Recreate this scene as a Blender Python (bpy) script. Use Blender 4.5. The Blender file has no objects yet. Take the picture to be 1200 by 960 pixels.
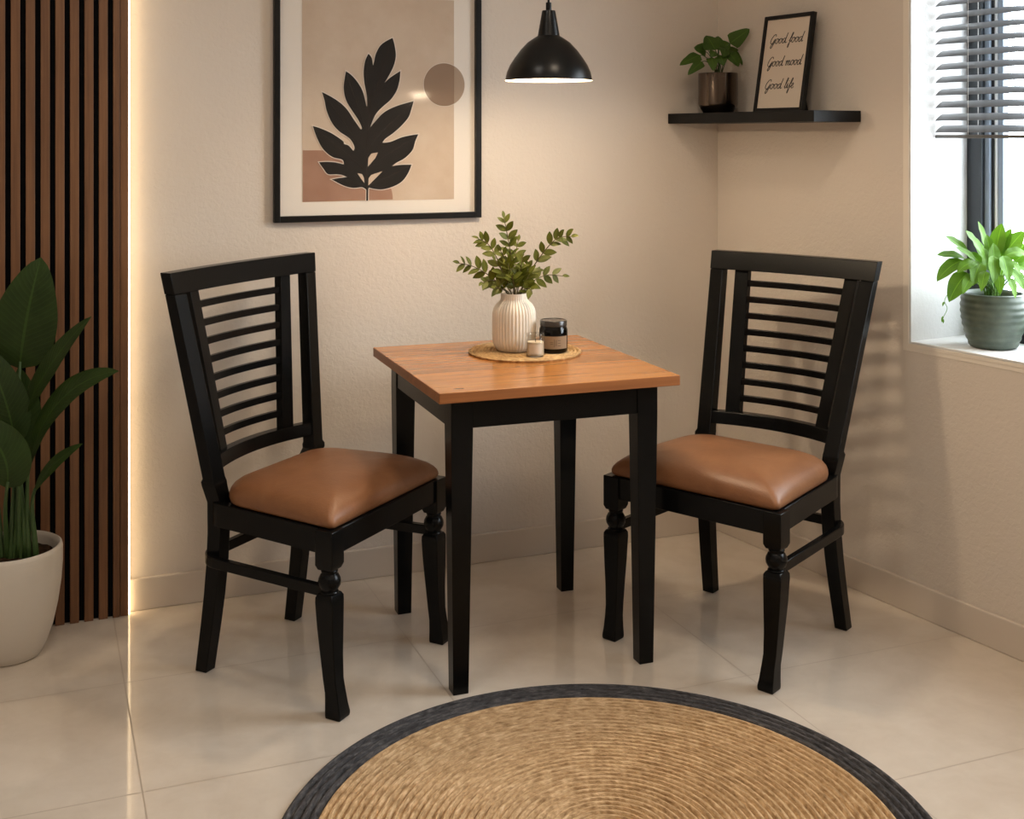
import bpy, bmesh, math, random
from mathutils import Vector, Matrix
random.seed(7)
PI = math.pi
sc = bpy.context.scene
COL = sc.collection

# ------------------------------------------------------------------ camera
YAW = 0.53299
CH = 1.38263
FPX, HOR = 1412.603, 158.786
cs, sn = math.cos(YAW), math.sin(YAW)
cd = bpy.data.cameras.new('camera')
cam = bpy.data.objects.new('camera', cd)
COL.objects.link(cam)
cam.location = (0, 0, CH)
cam.rotation_euler = (PI/2, 0, -YAW)
cd.sensor_fit = 'HORIZONTAL'
cd.sensor_width = 36
cd.lens = FPX/1200*36
cd.shift_y = -(480-HOR)/1200
cd.clip_start = 0.05
sc.camera = cam

# measuring helpers: sight line of a photo point met with a real surface or depth
def sight(x, y):
    r = (x-600)/FPX
    return Vector((r*cs+sn, -r*sn+cs, -(y-HOR)/FPX))
def at(x, y, d):
    return sight(x, y)*d + Vector((0, 0, CH))
def on_z(x, y, z):
    v = sight(x, y)
    return v*((z-CH)/v.z) + Vector((0, 0, CH))

# ------------------------------------------------------------------ room metrics
RX = 2.7762                       # inner face of the window wall
B0, KB = 3.7167, -0.15626         # back wall line y = B0 + KB x
BANG = math.atan(KB)
ZC = 2.60
BACK = Matrix.Translation((0, B0, 0)) @ Matrix.Rotation(BANG, 4, 'Z')   # local x along wall, -y into the room
def on_back(x, y, off):
    v = sight(x, y)
    n = Vector((-math.sin(BANG), math.cos(BANG), 0))
    p0 = Vector((0, B0, 0)) - n*off
    t = (p0-Vector((0, 0, CH))).dot(n)/v.dot(n)
    p = v*t + Vector((0, 0, CH))
    return BACK.inverted() @ p
UC = RX/math.cos(BANG)            # wall-local x of the room corner

# ------------------------------------------------------------------ materials
def mat(name, base, rough=.5, metallic=0., spec=.5, coat=0., emit=None, es=0., trans=0., sheen=0., sub=0.):
    m = bpy.data.materials.new(name); m.use_nodes = True
    b = m.node_tree.nodes['Principled BSDF']
    b.inputs['Base Color'].default_value = (*base, 1)
    b.inputs['Roughness'].default_value = rough
    b.inputs['Metallic'].default_value = metallic
    b.inputs['Specular IOR Level'].default_value = spec
    b.inputs['Coat Weight'].default_value = coat
    b.inputs['Coat Roughness'].default_value = .15
    b.inputs['Transmission Weight'].default_value = trans
    if emit:
        b.inputs['Emission Color'].default_value = (*emit, 1)
        b.inputs['Emission Strength'].default_value = es
    m['b'] = 1
    return m
def N(m, t, **kw):
    n = m.node_tree.nodes.new(t)
    for k, v in kw.items():
        if k in n.inputs: n.inputs[k].default_value = v
        else: setattr(n, k, v)
    return n
def L(m, a, b): m.node_tree.links.new(a, b)
def B(m): return m.node_tree.nodes['Principled BSDF']
def coords(m, scale=(1, 1, 1), rot=(0, 0, 0), loc=(0, 0, 0)):
    tc = N(m, 'ShaderNodeTexCoord'); mp = N(m, 'ShaderNodeMapping')
    mp.inputs['Scale'].default_value = scale; mp.inputs['Rotation'].default_value = rot
    mp.inputs['Location'].default_value = loc
    L(m, tc.outputs['Object'], mp.inputs['Vector']); return mp.outputs['Vector']
def noise(m, vec, scale, detail=3, rough=.5, dist=0.):
    n = N(m, 'ShaderNodeTexNoise'); n.inputs['Scale'].default_value = scale
    n.inputs['Detail'].default_value = detail; n.inputs['Roughness'].default_value = rough
    n.inputs['Distortion'].default_value = dist
    L(m, vec, n.inputs['Vector']); return n.outputs['Fac']
def ramp(m, fac, stops):
    r = N(m, 'ShaderNodeValToRGB'); e = r.color_ramp.elements
    while len(e) < len(stops): e.new(.5)
    for i, (p, c) in enumerate(stops):
        e[i].position = p; e[i].color = (*c, 1)
    L(m, fac, r.inputs['Fac']); return r.outputs['Color']
def bump(m, h, strength, dist=.002):
    b = N(m, 'ShaderNodeBump'); b.inputs['Strength'].default_value = strength
    b.inputs['Distance'].default_value = dist
    L(m, h, b.inputs['Height']); L(m, b.outputs['Normal'], B(m).inputs['Normal'])
def math_(m, op, a, b=None):
    n = N(m, 'ShaderNodeMath'); n.operation = op
    for i, v in enumerate((a, b)):
        if v is None: continue
        if isinstance(v, (int, float)): n.inputs[i].default_value = v
        else: L(m, v, n.inputs[i])
    return n.outputs[0]
def mixc(m, fac, a, b, mode='MIX'):
    n = N(m, 'ShaderNodeMix'); n.data_type = 'RGBA'; n.blend_type = mode
    for i, v in ((0, fac), (6, a), (7, b)):
        if isinstance(v, (int, float)): n.inputs[i].default_value = v
        elif isinstance(v, tuple): n.inputs[i].default_value = (*v, 1)
        else: L(m, v, n.inputs[i])
    return n.outputs[2]

def plaster(name, col, amp=.5):
    m = mat(name, col, .75, spec=.25)
    v = coords(m)
    big = noise(m, v, 1.3, 3)
    c = ramp(m, big, [(.3, tuple(x*.96 for x in col)), (.7, tuple(min(1, x*1.03) for x in col))])
    L(m, c, B(m).inputs['Base Color'])
    h = math_(m, 'ADD', noise(m, v, 75, 3, .55, .6), math_(m, 'MULTIPLY', noise(m, v, 22, 2), .6))
    bump(m, h, amp, .0035)
    return m
M_wall = plaster('warm_plaster', (.68, .605, .53))
M_ceil = plaster('ceiling_paint', (.82, .79, .74), .1)
M_reveal = plaster('white_plaster', (.70, .70, .69), .35)
M_base = mat('skirting', (.62, .54, .46), .45)
M_bead = mat('bead', (.80, .73, .64), .5)

M_floor = mat('polished_tile', (.6, .5, .4), .12, spec=.85)
def floor_nodes():
    m = M_floor
    tc = N(m, 'ShaderNodeTexCoord')
    mp = N(m, 'ShaderNodeMapping'); mp.vector_type = 'POINT'
    mp.inputs['Rotation'].default_value = (0, 0, -BANG)
    L(m, tc.outputs['Object'], mp.inputs['Vector'])
    sep = N(m, 'ShaderNodeSeparateXYZ'); L(m, mp.outputs['Vector'], sep.inputs[0])
    def line(o, off, size, w):
        f = math_(m, 'FRACT', math_(m, 'DIVIDE', math_(m, 'SUBTRACT', o, off), size))
        d = math_(m, 'ABSOLUTE', math_(m, 'SUBTRACT', f, .5))
        return math_(m, 'GREATER_THAN', d, .5-w/size)
    g = math_(m, 'MAXIMUM', line(sep.outputs[0], .2135, .742, .0017), line(sep.outputs[1], 2.10, .545, .0017))
    v = coords(m)
    n1 = noise(m, v, 2.6, 6, .6, 1.2); n2 = noise(m, v, 14, 4, .6, .5)
    c1 = ramp(m, n1, [(.3, (.62, .535, .445)), (.55, (.68, .60, .51)), (.75, (.72, .645, .56))])
    c2 = mixc(m, .25, c1, ramp(m, n2, [(.35, (.59, .505, .415)), (.65, (.73, .65, .56))]))
    c = mixc(m, g, c2, (.42, .345, .27))
    L(m, c, B(m).inputs['Base Color'])
    r = math_(m, 'ADD', math_(m, 'MULTIPLY', n2, .04), .055)
    r = math_(m, 'ADD', r, math_(m, 'MULTIPLY', g, .4))
    L(m, r, B(m).inputs['Roughness'])
    bump(m, math_(m, 'SUBTRACT', 1.0, g), .25, .001)
floor_nodes()

M_black = mat('black_lacquer', (.004, .004, .004), .24, spec=.16)
v = coords(M_black, (1, 1, .15)); bump(M_black, noise(M_black, v, 140, 3), .06, .0008)
M_blackpaint = mat('black_satin', (.006, .006, .006), .42, spec=.2)
M_blackmetal = mat('black_enamel', (.005, .005, .005), .3, spec=.25)
M_white_in = mat('white_enamel', (.9, .87, .8), .4)

M_leather = mat('tan_leather', (.33, .135, .05), .42, spec=.45)
v = coords(M_leather)
L(M_leather, ramp(M_leather, noise(M_leather, v, 9, 5, .6, .4), [(.25, (.19, .078, .032)), (.55, (.245, .106, .045)), (.8, (.30, .135, .06))]), B(M_leather).inputs['Base Color'])
vo = N(M_leather, 'ShaderNodeTexVoronoi'); vo.inputs['Scale'].default_value = 260; L(M_leather, v, vo.inputs['Vector'])
bump(M_leather, math_(M_leather, 'ADD', vo.outputs['Distance'], math_(M_leather, 'MULTIPLY', noise(M_leather, v, 18, 4, .6, 1.), 3.)), .22, .0012)

def wood(name, dark, mid, light, axis, rough, coat=0., planks=None, seed=0., knots=False):
    m = mat(name, mid, rough, coat=coat)
    s = [14, 14, 14]; s[axis] = .9
    v = coords(m, tuple(s), loc=(seed, seed*.7, seed*1.3))
    fac = noise(m, v, 1.6, 6, .62, .8)
    c = ramp(m, fac, [(.28, dark), (.5, mid), (.75, light)])
    s2 = [120, 120, 120]; s2[axis] = 3.
    fine = noise(m, coords(m, tuple(s2)), 1., 3, .6)
    c = mixc(m, .35, c, ramp(m, fine, [(.35, dark), (.62, light)]))
    if planks:
        tc = N(m, 'ShaderNodeTexCoord'); sep = N(m, 'ShaderNodeSeparateXYZ'); L(m, tc.outputs['Object'], sep.inputs[0])
        q = math_(m, 'DIVIDE', math_(m, 'ADD', sep.outputs[planks[0]], 3.), planks[1])
        idx = math_(m, 'FLOOR', q)
        wn = N(m, 'ShaderNodeTexWhiteNoise'); wn.noise_dimensions = '1D'; L(m, idx, wn.inputs['W'])
        tone = ramp(m, wn.outputs['Value'], [(0, (.74, .71, .68)), (1, (1.15, 1.12, 1.08))])
        c = mixc(m, 1., c, tone, 'MULTIPLY')
        e = math_(m, 'GREATER_THAN', math_(m, 'ABSOLUTE', math_(m, 'SUBTRACT', math_(m, 'FRACT', q), .5)), .5-.0007/planks[1])
        c = mixc(m, math_(m, 'MULTIPLY', e, .85), c, dark)
    if knots:
        vk = N(m, 'ShaderNodeTexVoronoi'); vk.inputs['Scale'].default_value = 9.
        L(m, coords(m, (.55, 1, 1), loc=(1.3, .4, 0)), vk.inputs['Vector'])
        k = ramp(m, vk.outputs['Distance'], [(0.03, (1, 1, 1)), (.085, (0, 0, 0))])
        c = mixc(m, k, c, (.10, .035, .012))
    L(m, c, B(m).inputs['Base Color'])
    bump(m, fine, .1, .0006)
    return m
M_top = wood('oiled_pine', (.30, .105, .022), (.44, .175, .040), (.54, .235, .060), 0, .26, .3, planks=(1, .088), knots=True)
M_edge = wood('oiled_pine_edge', (.19, .062, .016), (.30, .105, .028), (.38, .14, .042), 0, .4)
M_slat = wood('walnut_slat', (.105, .044, .017), (.175, .076, .030), (.245, .112, .046), 2, .5)
M_felt = mat('black_felt', (.006, .006, .007), .9, spec=.1)

M_jute = mat('jute_braid', (.45, .27, .12), .9, spec=.1)
M_rugdark = mat('charcoal_braid', (.07, .068, .07), .9, spec=.1)
def braid(m, cols, ring):
    tc = N(m, 'ShaderNodeTexCoord'); sep = N(m, 'ShaderNodeSeparateXYZ'); L(m, tc.outputs['Object'], sep.inputs[0])
    r = math_(m, 'SQRT', math_(m, 'ADD', math_(m, 'POWER', sep.outputs[0], 2.), math_(m, 'POWER', sep.outputs[1], 2.)))
    th = math_(m, 'ARCTAN2', sep.outputs[1], sep.outputs[0])
    row = math_(m, 'FLOOR', math_(m, 'DIVIDE', r, ring))
    arc = math_(m, 'ADD', math_(m, 'MULTIPLY', th, math_(m, 'MULTIPLY', math_(m, 'ADD', row, .5), ring)), math_(m, 'MULTIPLY', row, 7.31))
    cmb = N(m, 'ShaderNodeCombineXYZ')
    L(m, math_(m, 'MULTIPLY', arc, 34.), cmb.inputs[0]); L(m, math_(m, 'MULTIPLY', r, 190.), cmb.inputs[1])
    f = noise(m, cmb.outputs[0], 1., 4, .65, .4)
    # plait lobes, alternately slanted per half row
    ph = math_(m, 'FRACT', math_(m, 'DIVIDE', r, ring))
    lob = math_(m, 'SINE', math_(m, 'ADD', math_(m, 'MULTIPLY', arc, 2*PI/.017), math_(m, 'MULTIPLY', math_(m, 'ABSOLUTE', math_(m, 'SUBTRACT', ph, .5)), 7.)))
    f2 = noise(m, coords(m), 26, 4, .6)
    c = ramp(m, math_(m, 'ADD', math_(m, 'MULTIPLY', f, .75), math_(m, 'MULTIPLY', f2, .25)), cols)
    L(m, c, B(m).inputs['Base Color'])
    bump(m, math_(m, 'ADD', math_(m, 'MULTIPLY', f, 1.0), math_(m, 'MULTIPLY', lob, .1)), .9, .004)
braid(M_jute, [(.30, (.22, .125, .055)), (.5, (.52, .345, .185)), (.68, (.78, .57, .35))], .0165)
braid(M_rugdark, [(.3, (.022, .021, .022)), (.52, (.075, .072, .075)), (.75, (.20, .19, .185))], .0165)
M_mat = mat('seagrass', (.42, .25, .11), .85, spec=.15)
braid(M_mat, [(.3, (.20, .10, .04)), (.5, (.50, .31, .14)), (.68, (.72, .50, .26))], .0105)

M_frame = mat('black_frame', (.006, .006, .006), .35, spec=.25)
M_matboard = mat('mat_board', (.74, .68, .61), .8, spec=.2)
M_print = mat('print_paper', (.52, .41, .31), .8, spec=.2)
v = coords(M_print); L(M_print, ramp(M_print, noise(M_print, v, 7, 6, .65), [(.3, (.50, .385, .29)), (.6, (.56, .45, .35)), (.8, (.60, .50, .40))]), B(M_print).inputs['Base Color'])
M_arch = mat('print_clay', (.33, .19, .13), .8, spec=.2)
v = coords(M_arch); L(M_arch, ramp(M_arch, noise(M_arch, v, 8, 6, .65), [(.3, (.28, .15, .10)), (.7, (.37, .22, .155))]), B(M_arch).inputs['Base Color'])
M_disc = mat('print_taupe', (.26, .175, .12), .8, spec=.2)
M_disc2 = mat('print_taupe_pale', (.36, .27, .20), .8, spec=.2)
M_pleaf = mat('print_charcoal', (.018, .015, .013), .8, spec=.2)
M_pvein = mat('print_charcoal_vein', (.055, .043, .036), .8, spec=.2)
M_outline = mat('print_outline', (.66, .58, .50), .8, spec=.2)

def glass(name, tint=(1, 1, 1), rough=.02, refl=1.):
    m = bpy.data.materials.new(name); m.use_nodes = True
    nt = m.node_tree; nt.nodes.clear()
    o = nt.nodes.new('ShaderNodeOutputMaterial'); mx = nt.nodes.new('ShaderNodeMixShader')
    t = nt.nodes.new('ShaderNodeBsdfTransparent'); g = nt.nodes.new('ShaderNodeBsdfGlossy')
    f = nt.nodes.new('ShaderNodeLayerWeight'); f.inputs['Blend'].default_value = .5
    pw = nt.nodes.new('ShaderNodeMath'); pw.operation = 'POWER'; pw.inputs[1].default_value = 4.
    ad = nt.nodes.new('ShaderNodeMath'); ad.operation = 'MULTIPLY_ADD'; ad.inputs[1].default_value = .7; ad.inputs[2].default_value = .04
    nt.links.new(f.outputs['Facing'], pw.inputs[0]); nt.links.new(pw.outputs[0], ad.inputs[0])
    t.inputs['Color'].default_value = (*tint, 1); g.inputs['Roughness'].default_value = rough
    mu = nt.nodes.new('ShaderNodeMath'); mu.operation = 'MULTIPLY'; mu.inputs[1].default_value = refl
    nt.links.new(ad.outputs[0], mu.inputs[0]); nt.links.new(mu.outputs[0], mx.inputs[0])
    nt.links.new(t.outputs[0], mx.inputs[1]); nt.links.new(g.outputs[0], mx.inputs[2])
    nt.links.new(mx.outputs[0], o.inputs['Surface']); return m
M_glass = glass('window_glass')
M_picglass = glass('picture_glass', rough=.1, refl=.12)
M_clear = glass('clear_jar', (.93, .92, .9), .03)
M_smoke = glass('smoked_jar', (.10, .085, .07), .06)

M_winframe = mat('anthracite_frame', (.022, .027, .033), .4)
M_sash = mat('grey_sash', (.22, .27, .33), .35)
M_gasket = mat('gasket', (.01, .01, .011), .6)
M_seal = mat('white_spacer', (.85, .86, .87), .4)
M_blind = mat('grey_aluminium_slat', (.15, .153, .157), .36, metallic=.3)
M_rail = mat('bottom_rail_grey', (.10, .095, .09), .4, metallic=.3)
M_string = mat('ladder_string', (.55, .53, .5), .8)

M_vase = mat('cream_ceramic', (.76, .68, .57), .45, spec=.4)
M_stem = mat('brown_stem', (.11, .085, .03), .7)
M_soil = mat('soil', (.03, .018, .01), .95, spec=.1)
v = coords(M_soil); bump(M_soil, noise(M_soil, v, 70, 4, .7), 1., .01)
L(M_soil, ramp(M_soil, noise(M_soil, v, 90, 3), [(.35, (.012, .007, .004)), (.7, (.075, .042, .022))]), B(M_soil).inputs['Base Color'])
def leafmat(name, a, b_, rough, trans, veins=True, sub=0.3):
    m = mat(name, a, rough, spec=.25)
    uv = N(m, 'ShaderNodeUVMap'); sep = N(m, 'ShaderNodeSeparateXYZ'); L(m, uv.outputs[0], sep.inputs[0])
    d = math_(m, 'ABSOLUTE', math_(m, 'SUBTRACT', sep.outputs[1], .5))
    mid = math_(m, 'LESS_THAN', d, .022)
    w = math_(m, 'SINE', math_(m, 'MULTIPLY', math_(m, 'SUBTRACT', sep.outputs[0], math_(m, 'MULTIPLY', d, .35)), 130.))
    n = noise(m, coords(m), 12, 3)
    c = ramp(m, n, [(.3, a), (.7, b_)])
    c = mixc(m, math_(m, 'MULTIPLY', math_(m, 'GREATER_THAN', w, .86), .25), c, tuple(min(1, x*1.6) for x in b_))
    c = mixc(m, math_(m, 'MULTIPLY', mid, .8), c, tuple(min(1, x*1.6) for x in b_))
    L(m, c, B(m).inputs['Base Color'])
    bump(m, w, .12, .001)
    nt = m.node_tree; out = nt.nodes['Material Output']
    tr = N(m, 'ShaderNodeBsdfTranslucent'); L(m, mixc(m, 1., c, (1.4, 1.5, .5), 'MULTIPLY'), tr.inputs['Color'])
    mx = N(m, 'ShaderNodeMixShader'); mx.inputs[0].default_value = trans
    L(m, B(m).outputs[0], mx.inputs[1]); L(m, tr.outputs[0], mx.inputs[2]); L(m, mx.outputs[0], out.inputs['Surface'])
    return m
M_bigleaf = leafmat('dark_green_leaf', (.016, .034, .006), (.028, .056, .010), .5, .08)
M_bigstalk = mat('green_stalk', (.04, .085, .02), .5)
M_sprigleaf = leafmat('olive_leaf', (.058, .070, .010), (.13, .14, .022), .45, .2)
M_shelfleaf = leafmat('mid_green_leaf', (.035, .075, .012), (.065, .125, .02), .35, .18)
M_lilyleaf = leafmat('bright_green_leaf', (.065, .165, .014), (.125, .255, .026), .42, .2)
M_lilystalk = mat('light_green_stalk', (.16, .32, .06), .5)
M_potwhite = mat('white_glazed_clay', (.66, .61, .54), .5, spec=.4)
v = coords(M_potwhite, (1.5, 1.5, 22)); bump(M_potwhite, noise(M_potwhite, v, 5, 4, .6, .6), .25, .003)
M_bronze = mat('brushed_gunmetal', (.13, .10, .08), .2, metallic=1.)
M_greenpot = mat('sage_glazed_ceramic', (.115, .14, .115), .42, spec=.35)
v = coords(M_greenpot); L(M_greenpot, ramp(M_greenpot, noise(M_greenpot, v, 25, 4), [(.3, (.06, .08, .062)), (.7, (.105, .13, .10))]), B(M_greenpot).inputs['Base Color'])
M_wax = mat('cream_wax', (.72, .60, .44), .6)
M_kraft = mat('kraft_label', (.30, .20, .12), .8, spec=.2)
M_labelink = mat('label_ink', (.09, .055, .03), .8)
M_creamlabel = mat('cream_label', (.62, .52, .40), .8)
M_darkwax = mat('dark_wax', (.03, .022, .016), .6)
M_jarlid = mat('black_lid', (.035, .028, .022), .25, spec=.6)
M_card = mat('card_paper', (.66, .56, .46), .75, spec=.2)
M_ink = mat('ink', (.012, .012, .014), .7)
M_led = mat('led_strip', (1, .8, .55), .5, emit=(1., .74, .42), es=5.)
M_bulb = mat('bulb_glow', (1, .9, .75), .4, emit=(1., .80, .55), es=30.)

# ------------------------------------------------------------------ mesh helpers
def finish(name, bm, m, parent=None, mw=None, smooth=40, bevel=0., subsurf=0, mats=None, segs=2):
    bmesh.ops.recalc_face_normals(bm, faces=bm.faces[:])
    me = bpy.data.meshes.new(name); bm.to_mesh(me); bm.free()
    for mm in (mats or [m]): me.materials.append(mm)
    if smooth:
        for p in me.polygons: p.use_smooth = True
        me.set_sharp_from_angle(angle=math.radians(smooth))
    o = bpy.data.objects.new(name, me); COL.objects.link(o)
    if parent: o.parent = parent
    elif mw is not None: o.matrix_world = mw
    if bevel:
        b = o.modifiers.new('bevel', 'BEVEL'); b.width = bevel; b.segments = segs; b.limit_method = 'ANGLE'; b.angle_limit = math.radians(35)
        b.harden_normals = False
    if subsurf:
        s = o.modifiers.new('sub', 'SUBSURF'); s.levels = subsurf; s.render_levels = subsurf
    return o
def leafpart(name, bm, m, parent):    # open surfaces: keep face order
    me = bpy.data.meshes.new(name); bm.to_mesh(me); bm.free()
    ms = m if isinstance(m, (list, tuple)) else [m]
    for x in ms: me.materials.append(x)
    for p in me.polygons: p.use_smooth = True
    o = bpy.data.objects.new(name, me); COL.objects.link(o); o.parent = parent
    return o
def thing(name, label, cat, mw=None, loc=(0, 0, 0), rz=0., group=None, kind=None):
    o = bpy.data.objects.new(name, None); COL.objects.link(o); o.empty_display_size = .1
    if mw is not None: o.matrix_world = mw
    else:
        o.location = loc; o.rotation_euler = (0, 0, rz)
    return tag(o, label, cat, group, kind)
def tag(o, label, cat, group=None, kind=None):
    o['label'] = label; o['category'] = cat
    if group: o['group'] = group
    if kind: o['kind'] = kind
    return o
def box(bm, x0, x1, y0, y1, z0, z1, mi=0):
    vs = [bm.verts.new(p) for p in ((x0, y0, z0), (x1, y0, z0), (x1, y1, z0), (x0, y1, z0), (x0, y0, z1), (x1, y0, z1), (x1, y1, z1), (x0, y1, z1))]
    for f in ((3, 2, 1, 0), (4, 5, 6, 7), (0, 1, 5, 4), (1, 2, 6, 5), (2, 3, 7, 6), (3, 0, 4, 7)):
        bm.faces.new([vs[i] for i in f]).material_index = mi
    return vs
def loft(bm, rings, cap=True, closed=False):
    R = [[bm.verts.new(p) for p in r] for r in rings]
    n = len(R[0])
    for a, b in zip(R, R[1:]+([R[0]] if closed else [])):
        for i in range(n):
            bm.faces.new((a[i], a[(i+1) % n], b[(i+1) % n], b[i]))
    if cap and not closed:
        bm.faces.new(R[0][::-1]); bm.faces.new(R[-1])
    return R
def tube(bm, pts, rad, n=8, cap=True):
    pts = [Vector(p) for p in pts]
    if not isinstance(rad, (list, tuple)): rad = [rad]*len(pts)
    t0 = (pts[1]-pts[0]).normalized()
    up = Vector((0, 0, 1)) if abs(t0.z) < .9 else Vector((1, 0, 0))
    side = t0.cross(up).normalized()
    rings = []
    for i, p in enumerate(pts):
        t = (pts[min(i+1, len(pts)-1)]-pts[max(i-1, 0)]).normalized()
        side = (side - t*side.dot(t)).normalized(); w = t.cross(side)
        rings.append([p+(side*math.cos(2*PI*k/n)+w*math.sin(2*PI*k/n))*rad[i] for k in range(n)])
    loft(bm, rings, cap)
def lathe(bm, prof, n=48, c=(0, 0, 0), closed=False, rfun=None):
    """prof: (r, z) list; r = 0 ends become a pole"""
    rings = []
    for r, z in prof:
        if r <= 1e-6: rings.append([bm.verts.new((c[0], c[1], c[2]+z))])
        else:
            rings.append([bm.verts.new((c[0]+(r if not rfun else rfun(r, z, 2*PI*k/n))*math.cos(2*PI*k/n), c[1]+(r if not rfun else rfun(r, z, 2*PI*k/n))*math.sin(2*PI*k/n), c[2]+z)) for k in range(n)])
    prs = list(zip(rings, rings[1:]))
    if closed: prs.append((rings[-1], rings[0]))
    for a, b in prs:
        for k in range(n):
            k2 = (k+1) % n
            if len(a) == 1 and len(b) == 1: break
            if len(a) == 1: bm.faces.new((a[0], b[k2], b[k]))
            elif len(b) == 1: bm.faces.new((a[k], a[k2], b[0]))
            else: bm.faces.new((a[k], a[k2], b[k2], b[k]))
def bez(p0, p1, p2, p3, n):
    p0, p1, p2, p3 = map(Vector, (p0, p1, p2, p3))
    return [p0*(1-t)**3+p1*3*t*(1-t)**2+p2*3*t*t*(1-t)+p3*t**3 for t in [i/n for i in range(n+1)]]
def catmull(P, n=6):
    P = [Vector(p) for p in P]; out = []
    for i in range(len(P)-1):
        a, b, c, d = P[max(i-1, 0)], P[i], P[i+1], P[min(i+2, len(P)-1)]
        for k in range(n):
            t = k/n
            out.append(.5*((2*b)+(c-a)*t+(2*a-5*b+4*c-d)*t*t+(3*b-a-3*c+d)*t**3))
    out.append(P[-1]); return out
def fillet(poly, rads, n=6):
    out = []; N_ = len(poly)
    for i, p in enumerate(poly):
        p = Vector(p); a = Vector(poly[i-1]); b = Vector(poly[(i+1) % N_]); r = rads[i]
        if r <= 0: out.append(p); continue
        u = (a-p).normalized(); w = (b-p).normalized()
        ang = u.angle(w); d = min(r/math.tan(ang/2), (a-p).length*.49, (b-p).length*.49)
        r = d*math.tan(ang/2)
        c = p+(u+w).normalized()*(r/math.sin(ang/2))
        s, e = p+u*d-c, p+w*d-c
        a0 = math.atan2(s.y, s.x); da = (math.atan2(e.y, e.x)-a0+PI) % (2*PI)-PI
        for k in range(n+1):
            out.append(c+Vector((math.cos(a0+da*k/n), math.sin(a0+da*k/n)))*r)
    return out
def offset(poly, d, closed=True):
    n = len(poly); out = []
    for i, p in enumerate(poly):
        if closed: a, b = poly[i-1], poly[(i+1) % n]
        else: a, b = poly[max(i-1, 0)], poly[min(i+1, n-1)]
        t1 = (p-a).normalized() if (p-a).length > 1e-9 else None
        t2 = (b-p).normalized() if (b-p).length > 1e-9 else None
        if t1 is None: t1 = t2
        if t2 is None: t2 = t1
        n1 = Vector((-t1.y, t1.x)); n2 = Vector((-t2.y, t2.x))
        m_ = (n1+n2).normalized(); k = max(.35, m_.dot(n1))
        out.append(p+m_*(d/k))
    return out
def band(bm, outer, inner, z0, z1, closed=True):
    rings = [[(o.x, o.y, z0), (o.x, o.y, z1), (i.x, i.y, z1), (i.x, i.y, z0)] for o, i in zip(outer, inner)]
    loft(bm, rings, cap=not closed, closed=closed)
def leaf(bm, pts, width, nhint, fold=.25, prof=None, nw=6, mi=0, wave=0., curl=0.):
    """blade along pts; nhint = the way its upper face looks"""
    uvl = bm.loops.layers.uv.verify()
    n = len(pts); rows = []
    nh = Vector(nhint)
    for i, p in enumerate(pts):
        t = (pts[min(i+1, n-1)]-pts[max(i-1, 0)]).normalized()
        s = t.cross(nh).normalized(); up = s.cross(t).normalized()
        f = i/(n-1)
        w = width*(prof(f) if prof else math.sin(PI*min(1, f**.75))**.8)/2
        row = []
        for k in range(nw+1):
            a = k/nw*2-1
            h = abs(a)*w*fold - curl*w*a*a + wave*w*math.sin(f*17+a*2)*abs(a)
            row.append(bm.verts.new(p+s*(a*w)+up*h))
        rows.append(row)
    for i in range(n-1):
        for k in range(nw):
            f = bm.faces.new((rows[i][k], rows[i][k+1], rows[i+1][k+1], rows[i+1][k])); f.material_index = mi
            for lp, (u, w_) in zip(f.loops, ((i, k), (i, k+1), (i+1, k+1), (i+1, k))):
                lp[uvl].uv = (u/(n-1), w_/nw)
def stalk(bm, pts, rad, n=6, mi=0):
    bm.verts.ensure_lookup_table(); nf = len(bm.faces)
    tube(bm, pts, rad, n); bm.faces.ensure_lookup_table()
    for f in bm.faces[nf:]: f.material_index = mi

# ------------------------------------------------------------------ room shell
XL, YF, TH = -1.7, -1.9, .26
def yb(x): return B0+KB*x
bm = bmesh.new(); box(bm, XL-.3, RX+TH+.05, YF-.3, yb(XL)+.3, -.12, 0)
tag(finish('floor', bm, M_floor, smooth=0), 'polished beige stone tile floor with fine grout lines', 'floor', kind='structure')
bm = bmesh.new(); box(bm, XL-.3, RX+TH+.05, YF-.3, yb(XL)+.3, ZC, ZC+.1)
tag(finish('ceiling', bm, M_ceil, smooth=0), 'plain off-white ceiling above the dining corner', 'ceiling', kind='structure')
bm = bmesh.new(); box(bm, XL/math.cos(BANG)-.4, UC+.32, 0, .14, 0, ZC)
tag(finish('wall_back', bm, M_wall, mw=BACK, smooth=0), 'textured cream plaster wall behind the table holding the picture', 'wall', kind='structure')
bm = bmesh.new(); box(bm, XL-.14, XL, YF-.14, yb(XL)+.2, 0, ZC)
tag(finish('wall_left', bm, M_wall, smooth=0), 'cream plaster wall on the left beyond the frame', 'wall', kind='structure')
bm = bmesh.new(); box(bm, XL-.14, RX+.14, YF-.14, YF, 0, ZC)
tag(finish('wall_front', bm, M_wall, smooth=0), 'cream plaster wall behind the viewer', 'wall', kind='structure')
# window wall with its opening
WY1, WY0, WZ0, WZ1 = 2.432, 1.02, .778, 2.28
bm = bmesh.new()
DEP = .245
yend = yb(RX)+.02
for y0, y1, z0, z1 in ((WY1, yend, 0, ZC), (YF-.14, WY0, 0, ZC), (WY0, WY1, 0, WZ0), (WY0, WY1, WZ1, ZC)):
    box(bm, RX, RX+DEP+.06, y0, y1, z0, z1)
tag(finish('wall_right', bm, M_wall, smooth=0), 'textured cream plaster wall with the deep window opening', 'wall', kind='structure')

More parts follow.
